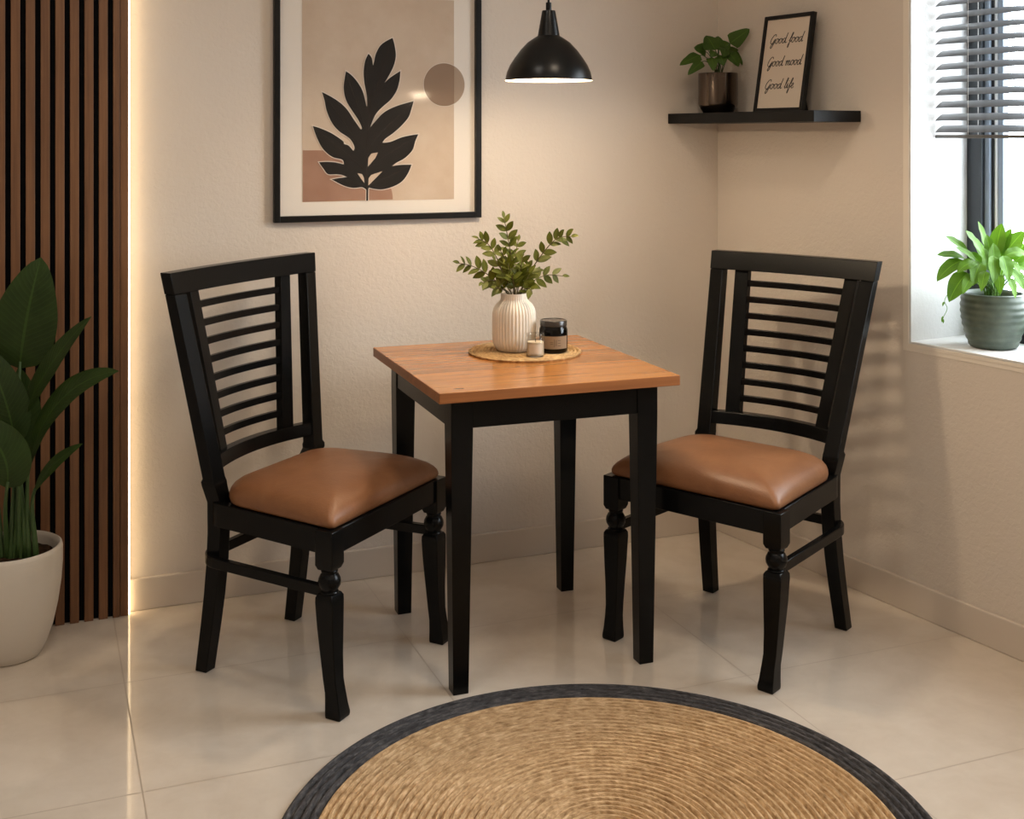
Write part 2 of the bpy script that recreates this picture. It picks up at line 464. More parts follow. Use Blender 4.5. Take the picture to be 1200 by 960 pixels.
# window: white lining, sill, anthracite frame, sash, glass
win = thing('window_1', 'deep white window recess with dark grey frame and bright glass', 'window', loc=(RX, (WY0+WY1)/2, WZ0), kind='structure')
def wpart(name, bm, m, bevel=0.):
    o = finish(name, bm, m, win, smooth=0, bevel=bevel); o.matrix_parent_inverse = Matrix.Translation((-RX, -(WY0+WY1)/2, -WZ0)); return o
lt = .007
bm = bmesh.new()
box(bm, RX-.001, RX+DEP, WY1-lt, WY1, WZ0, WZ1); box(bm, RX-.001, RX+DEP, WY0, WY0+lt, WZ0, WZ1); box(bm, RX-.001, RX+DEP, WY0+lt, WY1-lt, WZ1-lt, WZ1)
wpart('reveal', bm, M_reveal)
bm = bmesh.new(); box(bm, RX-.002, RX+DEP, WY0+lt, WY1-lt, WZ0, WZ0+lt); wpart('sill', bm, M_reveal, .002)
X0 = RX+DEP-.004; yi1, yi0, zi0, zi1 = WY1-lt, WY0+lt, WZ0+lt, WZ1-lt
def ring(bm, x0, x1, a, b):   # rectangular ring between inset a and inset b
    box(bm, x0, x1, yi1-b, yi1-a, zi0+a, zi1-a); box(bm, x0, x1, yi0+a, yi0+b, zi0+a, zi1-a)
    box(bm, x0, x1, yi0+b, yi1-b, zi0+a, zi0+b); box(bm, x0, x1, yi0+b, yi1-b, zi1-b, zi1-a)
bm = bmesh.new(); ring(bm, X0, X0+.06, 0, .052); wpart('frame', bm, M_winframe, .0015)
bm = bmesh.new(); ring(bm, X0+.012, X0+.055, .052, .070); wpart('sash', bm, M_sash, .0015)
bm = bmesh.new(); ring(bm, X0+.022, X0+.055, .070, .078); wpart('gasket', bm, M_gasket)
bm = bmesh.new(); ring(bm, X0+.026, X0+.055, .078, .086); wpart('spacer', bm, M_seal)
bm = bmesh.new(); ring(bm, X0+.030, X0+.055, .086, .104); wpart('glazing_bead', bm, M_sash, .0015)
bm = bmesh.new(); box(bm, X0+.040, X0+.044, yi0+.104, yi1-.104, zi0+.104, zi1-.104); wpart('glass', bm, M_glass)
# casing bead round the opening
bm = bmesh.new()
for a, b, t in ((0, .010, .003), (.010, .022, .0015)):
    x0, x1 = RX-t, RX+.0
    box(bm, x0, x1, WY1+a, WY1+b, WZ0-b, WZ1+b); box(bm, x0, x1, WY0-b, WY0-a, WZ0-b, WZ1+b)
    box(bm, x0, x1, WY0-a, WY1+a, WZ0-b, WZ0-a); box(bm, x0, x1, WY0-a, WY1+a, WZ1+a, WZ1+b)
tag(finish('trim_1', bm, M_bead, smooth=0, bevel=.0008), 'slim pale bead edging the window opening', 'trim', kind='structure')
# baseboards
HB = .093
bm = bmesh.new(); box(bm, XL, UC-.004, -.014, 0, 0, HB)
tag(finish('baseboard_back', bm, M_base, mw=BACK, smooth=0, bevel=.003), 'beige skirting along the wall behind the table', 'baseboard', kind='structure')
bm = bmesh.new(); box(bm, RX-.014, RX, YF, yb(RX)-.012, 0, HB)
tag(finish('baseboard_right', bm, M_base, smooth=0, bevel=.003), 'beige skirting under the window wall', 'baseboard', kind='structure')

# ------------------------------------------------------------------ slatted panel with led edge
PT = .042
u = lambda x, off=PT: on_back(x, 300, off).x
UE = u(150.6)
pitch = (u(132.5)-u(12.5))/7
sw = u(41, PT)-u(30, PT)
pnl = thing('slatted_wall_panel', 'tall dark walnut slatted panel on the wall behind the big potted plant', 'wall panel', mw=BACK @ Matrix.Translation((UE-.35, 0, 0)))
off = -(UE-.35)
S0 = u(132.5)
NS = 13
bm = bmesh.new(); box(bm, S0-NS*pitch-.02+off, UE-.006+off, -.026, -.012, .0, ZC-.002)
finish('felt_backing', bm, M_felt, pnl, smooth=0)
bm = bmesh.new(); box(bm, UE-.022+off, UE+off, -PT+.004, -.012, 0, ZC-.002)
finish('end_trim', bm, M_slat, pnl, smooth=0, bevel=.001)
for i in range(NS+1):
    a = S0-i*pitch; b = a+sw if i else UE-.0235
    bm = bmesh.new(); box(bm, a+off, b+off, -PT, -.0262, .0, ZC-.002)
    finish('slat', bm, M_slat, pnl, smooth=0, bevel=.0015)
bm = bmesh.new(); box(bm, UE+.0003, UE+.0045, -.034, -.016, .002, ZC-.002)
tag(finish('led_strip', bm, M_led, mw=BACK, smooth=0), 'glowing warm light strip along the edge of the slatted panel', 'light strip')

# ------------------------------------------------------------------ framed leaf print
PU0, PU1, PZ0, PZ1 = on_back(321, 262, .02).x, on_back(564, 252, .02).x, 1.118, 1.882
pic = thing('framed_print', 'large black framed print of a dark leaf hanging on the wall', 'picture', mw=BACK @ Matrix.Translation((PU0, 0, PZ0)))
PW, PHt = PU1-PU0, PZ1-PZ0
fw = .019
def pl(x, y):   # photo point -> print coordinates on the board
    p = on_back(x, y, .008); return (p.x-PU0, p.z-PZ0)
bm = bmesh.new()
for a in ((0, fw, 0, PHt), (PW-fw, PW, 0, PHt), (fw, PW-fw, 0, fw), (fw, PW-fw, PHt-fw, PHt)):
    box(bm, a[0], a[1], -.024, -.001, a[2], a[3])
finish('frame', bm, M_frame, pic, smooth=0, bevel=.0015)
bm = bmesh.new(); box(bm, fw, PW-fw, -.0075, -.002, fw, PHt-fw)
finish('mat_board', bm, M_matboard, pic, smooth=0)
ax0, az0 = pl(354, 237); ax1, _ = pl(532, 234); az1 = PHt-fw-.047
bm = bmesh.new(); box(bm, ax0, ax1, -.0085, -.0076, az0, az1); prn = finish('print', bm, M_print, pic, smooth=0)
def flat(name, pts, m, y, th=.0003):
    bm = bmesh.new()
    bm.faces.new([bm.verts.new((p[0], y, p[1])) for p in pts])
    r = bmesh.ops.extrude_face_region(bm, geom=bm.faces[:])
    bmesh.ops.translate(bm, vec=(0, -th, 0), verts=[g for g in r['geom'] if isinstance(g, bmesh.types.BMVert)])
    return finish(name, bm, m, prn, smooth=0)
q = lambda X, Y: pl(340+X*220/918, 20+Y*230/960)
# clay arch at the lower left
arch = [q(62, 905), q(62, 652)] + [q(62+438*math.sin(t*PI/2), 652+250*(1-math.cos(t*PI/2))) if False else q(150+352*math.sin(t*PI/2), 892-240*math.cos(t*PI/2)) for t in [i/18 for i in range(19)]]
arch = [(max(ax0, a[0]), max(az0+.0005, a[1])) for a in arch]
flat('arch', arch, M_arch, -.0086)
# taupe disc straddling the print edge
cx_, cz_ = q(753, 331); rr = q(852, 331)[0]-cx_
circ = lambda r, c=(cx_, cz_): [(c[0]+r*math.cos(2*PI*i/56), c[1]+r*math.sin(2*PI*i/56)) for i in range(56)]
flat('disc_rim', circ(rr*1.02), M_outline, -.0086)
right = [(max(ax1, c[0]), c[1]) for c in circ(rr)]
flat('disc', circ(rr), M_disc, -.0092)
half = [(ax1, cz_-math.sqrt(max(0, rr*rr-(ax1-cx_)**2)))]
a0 = math.acos((ax1-cx_)/rr)
half = [(cx_+rr*math.cos(-a0+2*a0*i/20), cz_+rr*math.sin(-a0+2*a0*i/20)) for i in range(21)]
flat('disc_overlap', half, M_disc2, -.0099)
LP = [(371,898),(372,845),(350,832),(310,836),(262,825),(202,794),(240,787),(278,783),(255,773),(225,769),(184,768),(162,742),(140,710),(180,708),(222,711),(262,721),(254,698),(205,684),(160,645),(130,590),(110,533),(150,545),(205,570),(258,607),(262,620),(285,628),(300,645),(308,655),(314,640),(305,615),(285,590),(240,560),(205,520),(178,460),(168,410),(155,367),(200,390),(245,420),(280,455),(310,500),(345,550),(349,540),(330,500),(300,455),(272,405),(261,350),(266,300),(272,265),(300,285),(330,320),(355,365),(370,425),(374,440),(376,420),(373,380),(362,320),(359,265),(366,215),(382,179),(398,200),(404,238),(410,215),(418,180),(440,140),(470,117),(500,102),(510,140),(516,190),(505,240),(480,290),(460,322),(490,295),(538,264),(534,310),(520,360),(490,405),(450,440),(415,480),(390,540),(420,505),(460,465),(520,435),(603,411),(592,450),(578,490),(540,535),(500,570),(465,595),(450,615),(490,610),(540,590),(580,580),(626,573),(610,610),(598,650),(560,690),(520,712),(497,729),(540,723),(593,722),(575,765),(545,805),(500,830),(450,843),(410,840),(384,834),(381,845),(380,898)]
holes = [[(379,732),(381,690),(395,668),(428,662),(415,690)], [(381,824),(382,790),(395,772),(450,754),(425,780)], [(328,764),(350,768),(359,785),(362,812),(345,790)]]
def grow(P, d):
    P = [Vector(p) for p in P]
    area = sum(P[i].x*P[(i+1) % len(P)].y-P[(i+1) % len(P)].x*P[i].y for i in range(len(P)))
    return [tuple(v_) for v_ in offset(P, -d if area > 0 else d)]
def smooth_poly(P, n=4):
    N_ = len(P); V = [Vector(p) for p in P]; out = []
    def corner(i):
        a, b = V[i]-V[i-1], V[(i+1) % N_]-V[i]
        return a.angle(b) > 1.05
    for i in range(N_):
        b, c = V[i], V[(i+1) % N_]
        a = V[i-1] if not corner(i) else b
        d = V[(i+2) % N_] if not corner((i+1) % N_) else c
        for k in range(n):
            t = k/n
            out.append(tuple(.5*((2*b)+(c-a)*t+(2*a-5*b+4*c-d)*t*t+(3*b-a-3*c+d)*t**3)))
    return out
LP = smooth_poly(LP)
flat('leaf_outline', [q(*p) for p in grow(LP, 4)], M_outline, -.0098)
flat('leaf', [q(*p) for p in LP], M_pleaf, -.0106)
for h in holes: flat('leaf_gap', [q(*p) for p in h], M_print, -.0113)
bm = bmesh.new()
for vn in ([(375,845),(372,700),(378,560),(400,420),(440,280),(495,115)],[(372,760),(300,690),(200,610),(115,540)],[(375,660),(300,570),(230,470),(160,375)],[(376,560),(330,440),(275,280)],[(380,645),(450,560),(600,415)],[(376,740),(480,670),(620,577)],[(384,820),(480,780),(585,725)],[(368,830),(300,800),(210,795)],[(385,500),(372,330),(382,190)],[(405,400),(480,330),(534,270)]):
    pts = catmull([(q(*p)[0], -.0111, q(*p)[1]) for p in vn], 5)
    tube(bm, pts, .0005, 4)
finish('leaf_veins', bm, M_pvein, prn, smooth=0)
bm = bmesh.new(); box(bm, fw, PW-fw, -.0150, -.0140, fw, PHt-fw); finish('glazing', bm, M_picglass, pic, smooth=0)

# ------------------------------------------------------------------ pendant lamp
LX, LY = at(643, 95, 3.33).x, at(643, 95, 3.33).y
LZ = at(643, 95, 3.33).z
lamp = thing('pendant_lamp', 'black dome pendant lamp lit over the table', 'lamp', loc=(LX, LY, LZ))
s = 3.33/FPX
prof = [(51, 94), (50.6, 91), (49, 84), (45.5, 76), (40, 67.5), (33, 58), (25, 49.5), (17, 44), (13.5, 42)]
op = [(r*s, (94.5-y)*s) for r, y in prof]
neck = [(13*s, 53*s), (12.6*s, 55*s), (10.3*s, 68*s), (8*s, 81*s), (7.6*s, 82.5*s), (3.5*s, 83*s), (3.3*s, 92*s), (0, 92*s)]
bm = bmesh.new()
inn = [(r-.0022, z-.0008 if z > .01 else z) for r, z in op]
lathe(bm, [op[0]] + op + neck[0:1] + [(0, 53*s)], 72)
finish('lamp_shade', bm, M_blackmetal, lamp, smooth=50)
bm = bmesh.new(); lathe(bm, [op[0]] + [(max(0, r-.0015), z-.0015*(z > .005)) for r, z in op[1:]] + [(0, 51*s)], 72)
finish('shade_lining', bm, M_white_in, lamp, smooth=60)
bm = bmesh.new(); lathe(bm, neck, 40); finish('lamp_holder', bm, M_blackmetal, lamp, smooth=35)
bm = bmesh.new(); tube(bm, [(0, 0, 92*s), (0, 0, ZC-LZ-.02)], .0035, 10); finish('cord', bm, M_blackpaint, lamp)
bm = bmesh.new(); lathe(bm, [(0, ZC-LZ-.03), (.045, ZC-LZ-.03), (.05, ZC-LZ-.02), (.05, ZC-LZ-.0005), (0, ZC-LZ-.0005)], 32); finish('ceiling_rose', bm, M_blackmetal, lamp)
bm = bmesh.new(); lathe(bm, [(0, .028), (.02, .033), (.029, .05), (.027, .066), (.016, .085), (.012, .1), (.012, .12), (0, .12)], 32)
finish('bulb', bm, M_bulb, lamp, smooth=60)

# ------------------------------------------------------------------ dining table
TX, TY, TR = 1.7076, 2.8662, -.18215
TW, TD, OV, TZ = .5572, .583, .0475, .76
tab = thing('dining_table', 'small square dining table with honey wood top and black legs', 'table', loc=(TX, TY, 0), rz=TR)
tt = .0265
bm = bmesh.new(); hx, hy = TW/2+OV, TD/2+OV
box(bm, -hx, hx, -hy, hy, TZ-tt, TZ)
for f in bm.faces:
    f.material_index = 0 if abs(f.normal.z) > .5 else 1
bm.normal_update()
for f in bm.faces: f.material_index = 0 if f.normal.z > .5 else 1
finish('tabletop', bm, None, tab, smooth=0, bevel=.002, mats=[M_top, M_edge])
lw, lb = .058, .040
for sx in (-1, 1):
    for sy in (-1, 1):
        ox, oy = sx*(TW/2+.004), sy*(TD/2+.004)
        bm = bmesh.new(); R_ = []
        for z, w, ins in ((0, lb, .008), (TZ-.11, lw-.001, .0), (TZ-tt-.0003, lw, 0)):
            xo, yo = ox-sx*ins, oy-sy*ins
            xs = sorted((xo, xo-sx*w)); ys = sorted((yo, yo-sy*w))
            R_.append([(xs[0], ys[0], z), (xs[1], ys[0], z), (xs[1], ys[1], z), (xs[0], ys[1], z)])
        loft(bm, R_); finish('leg', bm, M_black, tab, smooth=0, bevel=.0015)
az = TZ-tt-.0003
for ax in (0, 1):
    for sgn in (-1, 1):
        bm = bmesh.new()
        o_ = (TD if ax == 0 else TW)/2+.001
        l_ = (TW if ax == 0 else TD)/2+.004-lw
        y0, y1 = sorted((sgn*o_, sgn*(o_-.02)))
        if ax == 0: box(bm, -l_, l_, y0, y1, az-.075, az)
        else: box(bm, y0, y1, -l_, l_, az-.075, az)
        finish('apron', bm, M_black, tab, smooth=0, bevel=.001)

# ------------------------------------------------------------------ chairs
def chair(label, loc, rz, p):
    t = thing('dining_chair', label, 'chair', loc=(*loc, 0), rz=rz, group='slat-back dining chairs at the table')
    hs, hc = p['hs'], p['hc']
    xf, wb = p['xf'], p['wb']              # front block corner and half width
    xr, wr = p['xr'], p['wr']              # rear of the hoop
    # seat frame
    outer = fillet([(xf-.006, -wb+.012), (xf-.006, wb-.012), (xr, wr), (xr, -wr)], [0, 0, .055, .055], 8)
    # a gentle outward bow along the sides
    inner = offset(outer, .026)
    bm = bmesh.new(); band(bm, outer, inner, hs-.060, hs)
    box(bm, xr+.03, xf-.03, -wr+.03, wr-.03, hs-.03, hs-.018)
    finish('seat_frame', bm, M_black, t, smooth=35, bevel=.002)
    # hoop stretcher
    zs_ = .285
    hp = fillet([(xf-.03, -wb+.028), (xr-.002, -wr-.002), (xr-.002, wr+.002), (xf-.03, wb-.028)], [0, .06, .06, 0], 8)
    bm = bmesh.new(); band(bm, hp, offset(hp, -.018 if False else .018, False), zs_, zs_+.026, closed=False)
    finish('stretcher', bm, M_black, t, smooth=35, bevel=.002)
    # front legs: block, collar, ball, tapered shaft with flared foot
    for sy in (-1, 1):
        bm = bmesh.new()
        c = Vector((xf-.025, sy*(wb-.025), 0))
        def sq(x, y, w, z): return [(x-w/2, y-w/2, z), (x+w/2, y-w/2, z), (x+w/2, y+w/2, z), (x-w/2, y+w/2, z)]
        loft(bm, [sq(c.x, c.y, .040, hs-.094), sq(c.x, c.y, .050, hs-.082), sq(c.x, c.y, .050, hs+.0005)])
        lathe(bm, [(0, hs-.094), (.019, hs-.094), (.021, hs-.098), (.018, hs-.103), (.0215, hs-.106), (.0265, hs-.116), (.0275, hs-.123), (.0265, hs-.131), (.021, hs-.141), (.017, hs-.143), (.0225, hs-.147), (.0225, hs-.151), (0, hs-.151)], 28, (c.x, c.y, 0))
        fx, fy = p['ffx'], sy*p['ffy']
        rs = []
        z1 = hs-.150
        for z, w, k in ((z1, .040, 0), (z1-.008, .049, 0), (z1-.02, .050, .0), (z1-.08, .046, .1), (z1-.15, .0395, .28), (z1-.205, .036, .48), (.06, .0365, .72), (.03, .040, .88), (.012, .0435, 1.), (.006, .0435, 1.), (0, .041, 1.)):
            rs.append(sq(c.x+(fx-c.x)*k, c.y+(fy-c.y)*k, w, z))
        loft(bm, rs)
        finish('leg', bm, M_black, t, smooth=30, bevel=.0018)
    # rear legs continue up as back posts
    wt, xt, wl = p['wt'], p['xt'], p['wl']     # half width at the top, x at the top, half width at the lower rail
    zl = p['zl']
    xb = xr+.024
    def xline(z): return xb+(xt-xb)*(z-hs)/(hc-hs)
    def wline(z, sy=1): return wl[sy]+(wt-wl[sy])*(z-zl)/(hc-zl)
    for sy in (-1, 1):
        bm = bmesh.new(); rs = []
        rx, ry = p['rfx'], p['rfy']
        def rect(x, yo, w, d, z): # yo outer lateral
            ys = sorted((sy*yo, sy*(yo-w)))
            return [(x-d/2, ys[0], z), (x+d/2, ys[0], z), (x+d/2, ys[1], z), (x-d/2, ys[1], z)]
        wi = wr-.006
        for z, k in ((0, 1), (.05, .82), (.12, .56), (.2, .3), (.28, .1), (.36, 0)):
            rs.append(rect(xb+(rx-xb)*k, wi+(ry-wi)*k, .036+.004*(1-k), .036+.006*(1-k), z))
        rs.append(rect(xb, wi, .042, .044, hs-.005))
        zj = zl-.028
        rs.append(rect(xline(zj-.01), wline(zj-.01, sy)+.004, .047, .046, zj-.01))
        rs.append(rect(xline(zj), wline(zj, sy)+.004, .048, .046, zj))
        rs.append(rect(xline(zj+.008), wline(zj+.008, sy), .045, .038, zj+.008))
        zt = hc-.056
        rs.append(rect(xline(zt), wline(zt, sy), .044, .033, zt))
        loft(bm, rs); finish('leg', bm, M_black, t, smooth=30, bevel=.002)
    # rails bow backwards
    def rail(name, z0, z1, hwf, bow, d, bev=.002, mid=.0, zb=0.):
        bm = bmesh.new(); rs = []; n = 14
        for i in range(n+1):
            a = i/n*2-1
            k = 1-a*a
            r_ = []
            for z, dx in ((z0, -d/2), (z0, d/2), (z1, d/2), (z1, -d/2)):
                z_ = z+zb*k*0
                r_.append((xline(z)-bow*k+dx, -hwf(z, -1)*(1-a)/2+hwf(z, 1)*(1+a)/2, z))
            rs.append(r_)
        loft(bm, rs); return finish(name, bm, M_black, t, smooth=35, bevel=bev)
    rail('top_rail', hc-.0555, hc, lambda z, s_: wline(z, s_)+.001, .020, .034)
    rail('lower_rail', zl, zl+.036, lambda z, s_: wline(z, s_)-.042, p['bow'], .028)
    so = p['so']; stw = p['stw']
    st_out = lambda z, s_=1: wline(z, s_)-.044-so[s_]
    bw = lambda z: p['bow']+( .020-p['bow'])*(z-zl)/(hc-zl)
    for sy in (-1, 1):
        bm = bmesh.new(); rs = []
        for i in range(9):
            z = zl+.03+(hc-.05-zl-.03)*i/8
            W = wline(z, sy)-.042
            def xx(y): return xline(z)-bw(z)*(1-(y/W)**2)
            yo, yi = st_out(z, sy), st_out(z, sy)-stw
            pts = [(yo, -.020), (yo, .003), (yi, .003), (yi, -.020)]
            rr_ = [(xx(y)+dx, sy*y, z) for y, dx in pts]
            rs.append(rr_ if sy > 0 else rr_[::-1])
        loft(bm, rs); finish('stile', bm, M_black, t, smooth=35, bevel=.0015)
    zA, zB = zl+.036, hc-.0555
    sh = .0185
    gap = (zB-zA-8*sh)/9
    for i in range(8):
        z0 = zA+gap*(i+1)+sh*i
        bm = bmesh.new(); rs = []; n = 10; hA, hB = st_out(z0, -1)-stw+.004, st_out(z0, 1)-stw+.004
        for k in range(n+1):
            y = -hA+(hA+hB)*k/n
            x_ = xline(z0+sh/2)-bw(z0)*(1-(y/(wline(z0, 1 if y > 0 else -1)-.042))**2)
            rs.append([(x_-.0155, y, z0), (x_-.0015, y, z0), (x_-.0015, y, z0+sh), (x_-.0155, y, z0+sh)])
        loft(bm, rs); finish('slat', bm, M_black, t, smooth=35, bevel=.0015)
    # cushion
    cf = [(xf-.010, -wb+.013), (xf-.010, wb-.013), (xr+.046, wr+.004), (xr+.046, -wr-.004)]
    out2 = fillet(cf, [.014, .014, .085, .085], 10)
    # resample with a slight belly on the sides
    dense = []
    for i in range(len(out2)):
        a, b = out2[i], out2[(i+1) % len(out2)]
        n = max(1, int((b-a).length/.02))
        for k in range(n): dense.append(a.lerp(b, k/n))
    cc = Vector((sum(p_.x for p_ in dense)/len(dense), 0))
    bm = bmesh.new(); rings = []
    for sc_, z in ((.955, 0.), (.988, .005), (1.0, .016), (.998, .026), (.985, .036), (.955, .046), (.90, .0555), (.80, .065), (.66, .0715), (.48, .0755), (.28, .0775), (.1, .078)):
        ring_ = []
        for p_ in dense:
            d_ = p_-cc
            q_ = cc+d_*sc_
            front = max(0., min(1., (q_.x-cc.x)/(xf-cc.x)))
            zz = z*(1-.12*front**2-.42*front**3*(abs(q_.y)/wb)**3)
            ring_.append((q_.x, q_.y, hs+.0008+zz))
        rings.append(ring_)
    R_ = loft(bm, rings, cap=True)
    finish('seat_cushion', bm, M_leather, t, smooth=60)
    return t
chair('slat-back dining chair with tan leather seat left of the table', (1.18, 2.9989), -1.00349,
      dict(hs=.444, hc=1.037, xf=.230, wb=.268, xr=-.212, wr=.205, ffx=.226, ffy=.240, rfx=-.228, rfy=.203, wt=.303, xt=-.254, wl={-1: .216, 1: .258}, zl=.522, bow=.036,
           so={-1: .033, 1: .050}, stw=.038))
chair('slat-back dining chair with tan leather seat beside the window wall', (2.2284, 2.5672), -2.80776,
      dict(hs=.443, hc=1.023, xf=.241, wb=.271, xr=-.208, wr=.226, ffx=.240, ffy=.238, rfx=-.235, rfy=.232, wt=.271, xt=-.352, wl={-1: .232, 1: .226}, zl=.520, bow=.036,
           so={-1: .032, 1: .013}, stw=.042))

# ------------------------------------------------------------------ rug
rug = thing('round_rug', 'round braided jute rug with charcoal border on the tiles', 'rug', loc=(1.363, 1.933, 0))
RO, RI, RW = .6595, .587, .0165
def ringprof(r0, r1, h):
    n = round((r1-r0)/RW); out = []
    for i in range(n):
        for k in range(8):
            f = k/8
            out.append((r0+(r1-r0)*(i+f)/n, h-.0095*abs(math.cos(PI*f))**4))
    return out
bm = bmesh.new(); lathe(bm, [(0, .0105)] + ringprof(.0165, RI, .013) + [(RI, .0035), (RI, .001), (0, .001)], 160)
finish('jute_field', bm, M_jute, rug, smooth=80)
bm = bmesh.new(); lathe(bm, [(RI+.0003, .001), (RI+.0003, .0036)] + ringprof(RI+.0003, RO, .0135)[1:] + [(RO, .006), (RO-.003, .001)], 160, closed=True)
finish('border', bm, M_rugdark, rug, smooth=80)

# ------------------------------------------------------------------ placemat, vase, candles
mc = on_z(615, 413, TZ)
bm = bmesh.new()
pr_ = [(0, .006)]
n = 15
for i in range(n):
    for k in range(6):
        f = k/6; pr_.append((.006+(.160-.006)*(i+f)/n, .0085-.006*abs(math.cos(PI*f))**4))
pr_ += [(.162, .005), (.161, .0003), (0, .0003)]
lathe(bm, pr_, 96, rfun=lambda r, z, a: r*(1+.006*math.sin(a*40)*(r > .155)))
o = finish('woven_placemat', bm, M_mat, mw=Matrix.Translation((mc.x, mc.y, TZ)), smooth=80)
tag(o, 'round woven seagrass mat under the vase on the table', 'placemat')
ZM = TZ+.0086
vp = on_z(602.5, 410.5, ZM)
vase = thing('ribbed_vase', 'cream ribbed ceramic vase holding green sprigs on the table', 'vase', loc=(vp.x, vp.y, ZM))
vs_ = 3.47/FPX
vpf = [(0, 0), (17, 0), (19.5, 1), (23, 5.5), (25, 11), (25.6, 18), (25.7, 36), (25.4, 46), (24.2, 52), (21.5, 57), (17.5, 61), (16.0, 63), (15.6, 65), (15.6, 70), (15.2, 71.2), (14.2, 71), (14, 65), (15, 62), (19.5, 56), (22, 50), (23.3, 44), (23.5, 18), (22, 9), (17, 3), (0, 3)]
def flute(r, z, a):
    zz = z/vs_
    k = max(0, min(1, zz/6))*max(0, min(1, (63-zz)/4)) if r > 14.5*vs_ else 0
    if r/vs_ in (19.5, 22, 23.3, 23.5): k = 0
    return r*(1-.042*k*(1-abs(math.cos(a*19)))**1.3)
bm = bmesh.new(); lathe(bm, [(r*vs_, z*vs_*.94) for r, z in vpf], 228, rfun=flute)
finish('vase_body', bm, M_vase, vase, smooth=70)
bm = bmesh.new()
bq = thing('leafy_bouquet', 'spray of small olive green leafy sprigs standing in the cream vase', 'plant', loc=(vp.x, vp.y, ZM+.10))
D0 = 3.47
inv = Matrix.Translation((-vp.x, -vp.y, -(ZM+.10)))
VR = Vector((vp.x, vp.y, 0)); VU = Vector((0, 0, 1)); toc = Vector((-sn, -cs, .0))
def g(X, Y, dd): return at(530+X*160/768, 240+Y*200/960, D0+dd)
sprigs = [
 ([(352,545,0),(345,470,0),(332,300,.0),(312,180,-.01),(290,70,-.015)], 7),
 ([(365,545,0),(390,470,0),(455,350,-.02),(540,235,-.04),(600,185,-.05),(672,178,-.06)], 7),
 ([(370,545,0),(410,470,.01),(470,420,.03),(540,395,.05),(625,402,.07)], 4),
 ([(335,545,0),(300,480,0),(210,400,-.01),(120,348,-.02),(35,328,-.03)], 6),
 ([(330,545,0),(290,470,-.02),(230,425,-.05),(170,440,-.08)], 4),
 ([(345,545,0),(310,460,.01),(255,310,.03),(205,225,.04),(145,190,.05)], 6),
 ([(350,545,0),(350,460,-.03),(325,360,-.06),(270,255,-.08)], 6),
 ([(358,545,0),(372,460,-.03),(385,370,-.06),(395,290,-.08)], 5),
 ([(345,545,0),(320,460,-.03),(290,390,-.06),(240,310,-.07)], 5),
 ([(360,545,0),(400,460,-.02),(425,400,-.03),(415,330,-.03)], 5),
 ([(350,545,0),(365,440,.03),(350,330,.05),(372,195,.06)], 6),
 ([(352,545,0),(350,490,-.03),(345,440,-.07),(335,400,-.10)], 4),
 ([(362,545,0),(395,490,-.03),(430,470,-.07),(455,500,-.09)], 3),
 ([(340,545,0),(305,490,-.03),(270,470,-.06),(240,465,-.08)], 3),
]
rnd = random.Random(3)
ovate = lambda f: (math.sin(PI*f**.8)**.9 if 0 < f < 1 else .02)
for pts, npair in sprigs:
    P = catmull([inv @ g(*p) for p in pts], 8)
    for p in P:                       # stems stay inside the neck until they clear the rim
        h = Vector((p.x, p.y, 0)); lim = .024+max(0, p.z-.066)*6
        if h.length > lim: p.x *= lim/h.length; p.y *= lim/h.length
    bm = bmesh.new()
    nn = len(P)
    stalk(bm, P, [.0016*(1-.6*i/nn)+.0004 for i in range(nn)], 6, 1)
    for j in range(npair+1):
        f = .36+.64*j/npair
        i = min(nn-2, int(f*(nn-1))); b = P[i]; t_ = (P[i+1]-P[i]).normalized()
        sides = (-1, 1) if j < npair else (0,)
        for sd in sides:
            sv = t_.cross(toc).normalized()
            d_ = (t_*(.75 if sd else 1)+sv*sd*(.75+rnd.uniform(-.15, .15))+toc*rnd.uniform(-.25, .45)+Vector((0, 0, rnd.uniform(-.25, .15)))).normalized()
            ln = (.044-.014*f)*rnd.uniform(.85, 1.15)*(1.05 if sd else .8)
            e = b+d_*ln
            if min(b.z, e.z) < .074:
                if Vector((b.x, b.y, 0)).length < .046 and b.z < .072: continue
                if Vector((e.x, e.y, 0)).length < .050: e.z = max(e.z, .076)
            c1 = b+d_*ln*.35+VU*.003; c2 = b+d_*ln*.7+VU*.002
            nh = (toc*rnd.uniform(.5, 1)+VU*rnd.uniform(.1, .9)+sv*rnd.uniform(-.4, .4)).normalized()
            leaf(bm, bez(b, c1, c2, e, 7), ln*.48, nh, .18, ovate, 4, 0, 0, .1)
    leafpart('sprig', bm, [M_sprigleaf, M_stem], bq)

# candle jars
jp = on_z(648.5, 412, ZM); js = 3.44/FPX
jar = thing('large_candle_jar', 'dark smoked candle jar with black lid beside the cream vase', 'candle', loc=(jp.x, jp.y, ZM))
bm = bmesh.new(); jr = 16.6*js
lathe(bm, [(0, 0), (jr-.006, 0), (jr-.0015, .0025), (jr, .007), (jr, 26*js), (jr-.002, 28.5*js), (jr-.004, 30*js), (jr-.0065, 30*js), (jr-.0045, 26*js), (jr-.003, .008), (jr-.006, .005), (0, .005)], 48)
finish('jar', bm, M_smoke, jar, smooth=50)
bm = bmesh.new(); lathe(bm, [(0, .0055), (jr-.0035, .0055), (jr-.0035, 20*js), (0, 20*js)], 40); finish('wax', bm, M_darkwax, jar)
bm = bmesh.new(); lathe(bm, [(0, 30.2*js), (jr-.0035, 30.2*js), (jr-.002, 30.8*js), (jr-.002, 36*js), (jr-.0035, 37*js), (jr-.006, 37.2*js), (jr-.007, 36.6*js), (0, 36.6*js)], 48); finish('lid', bm, M_jarlid, jar, smooth=35)
camang = math.atan2(-jp.y, -jp.x)
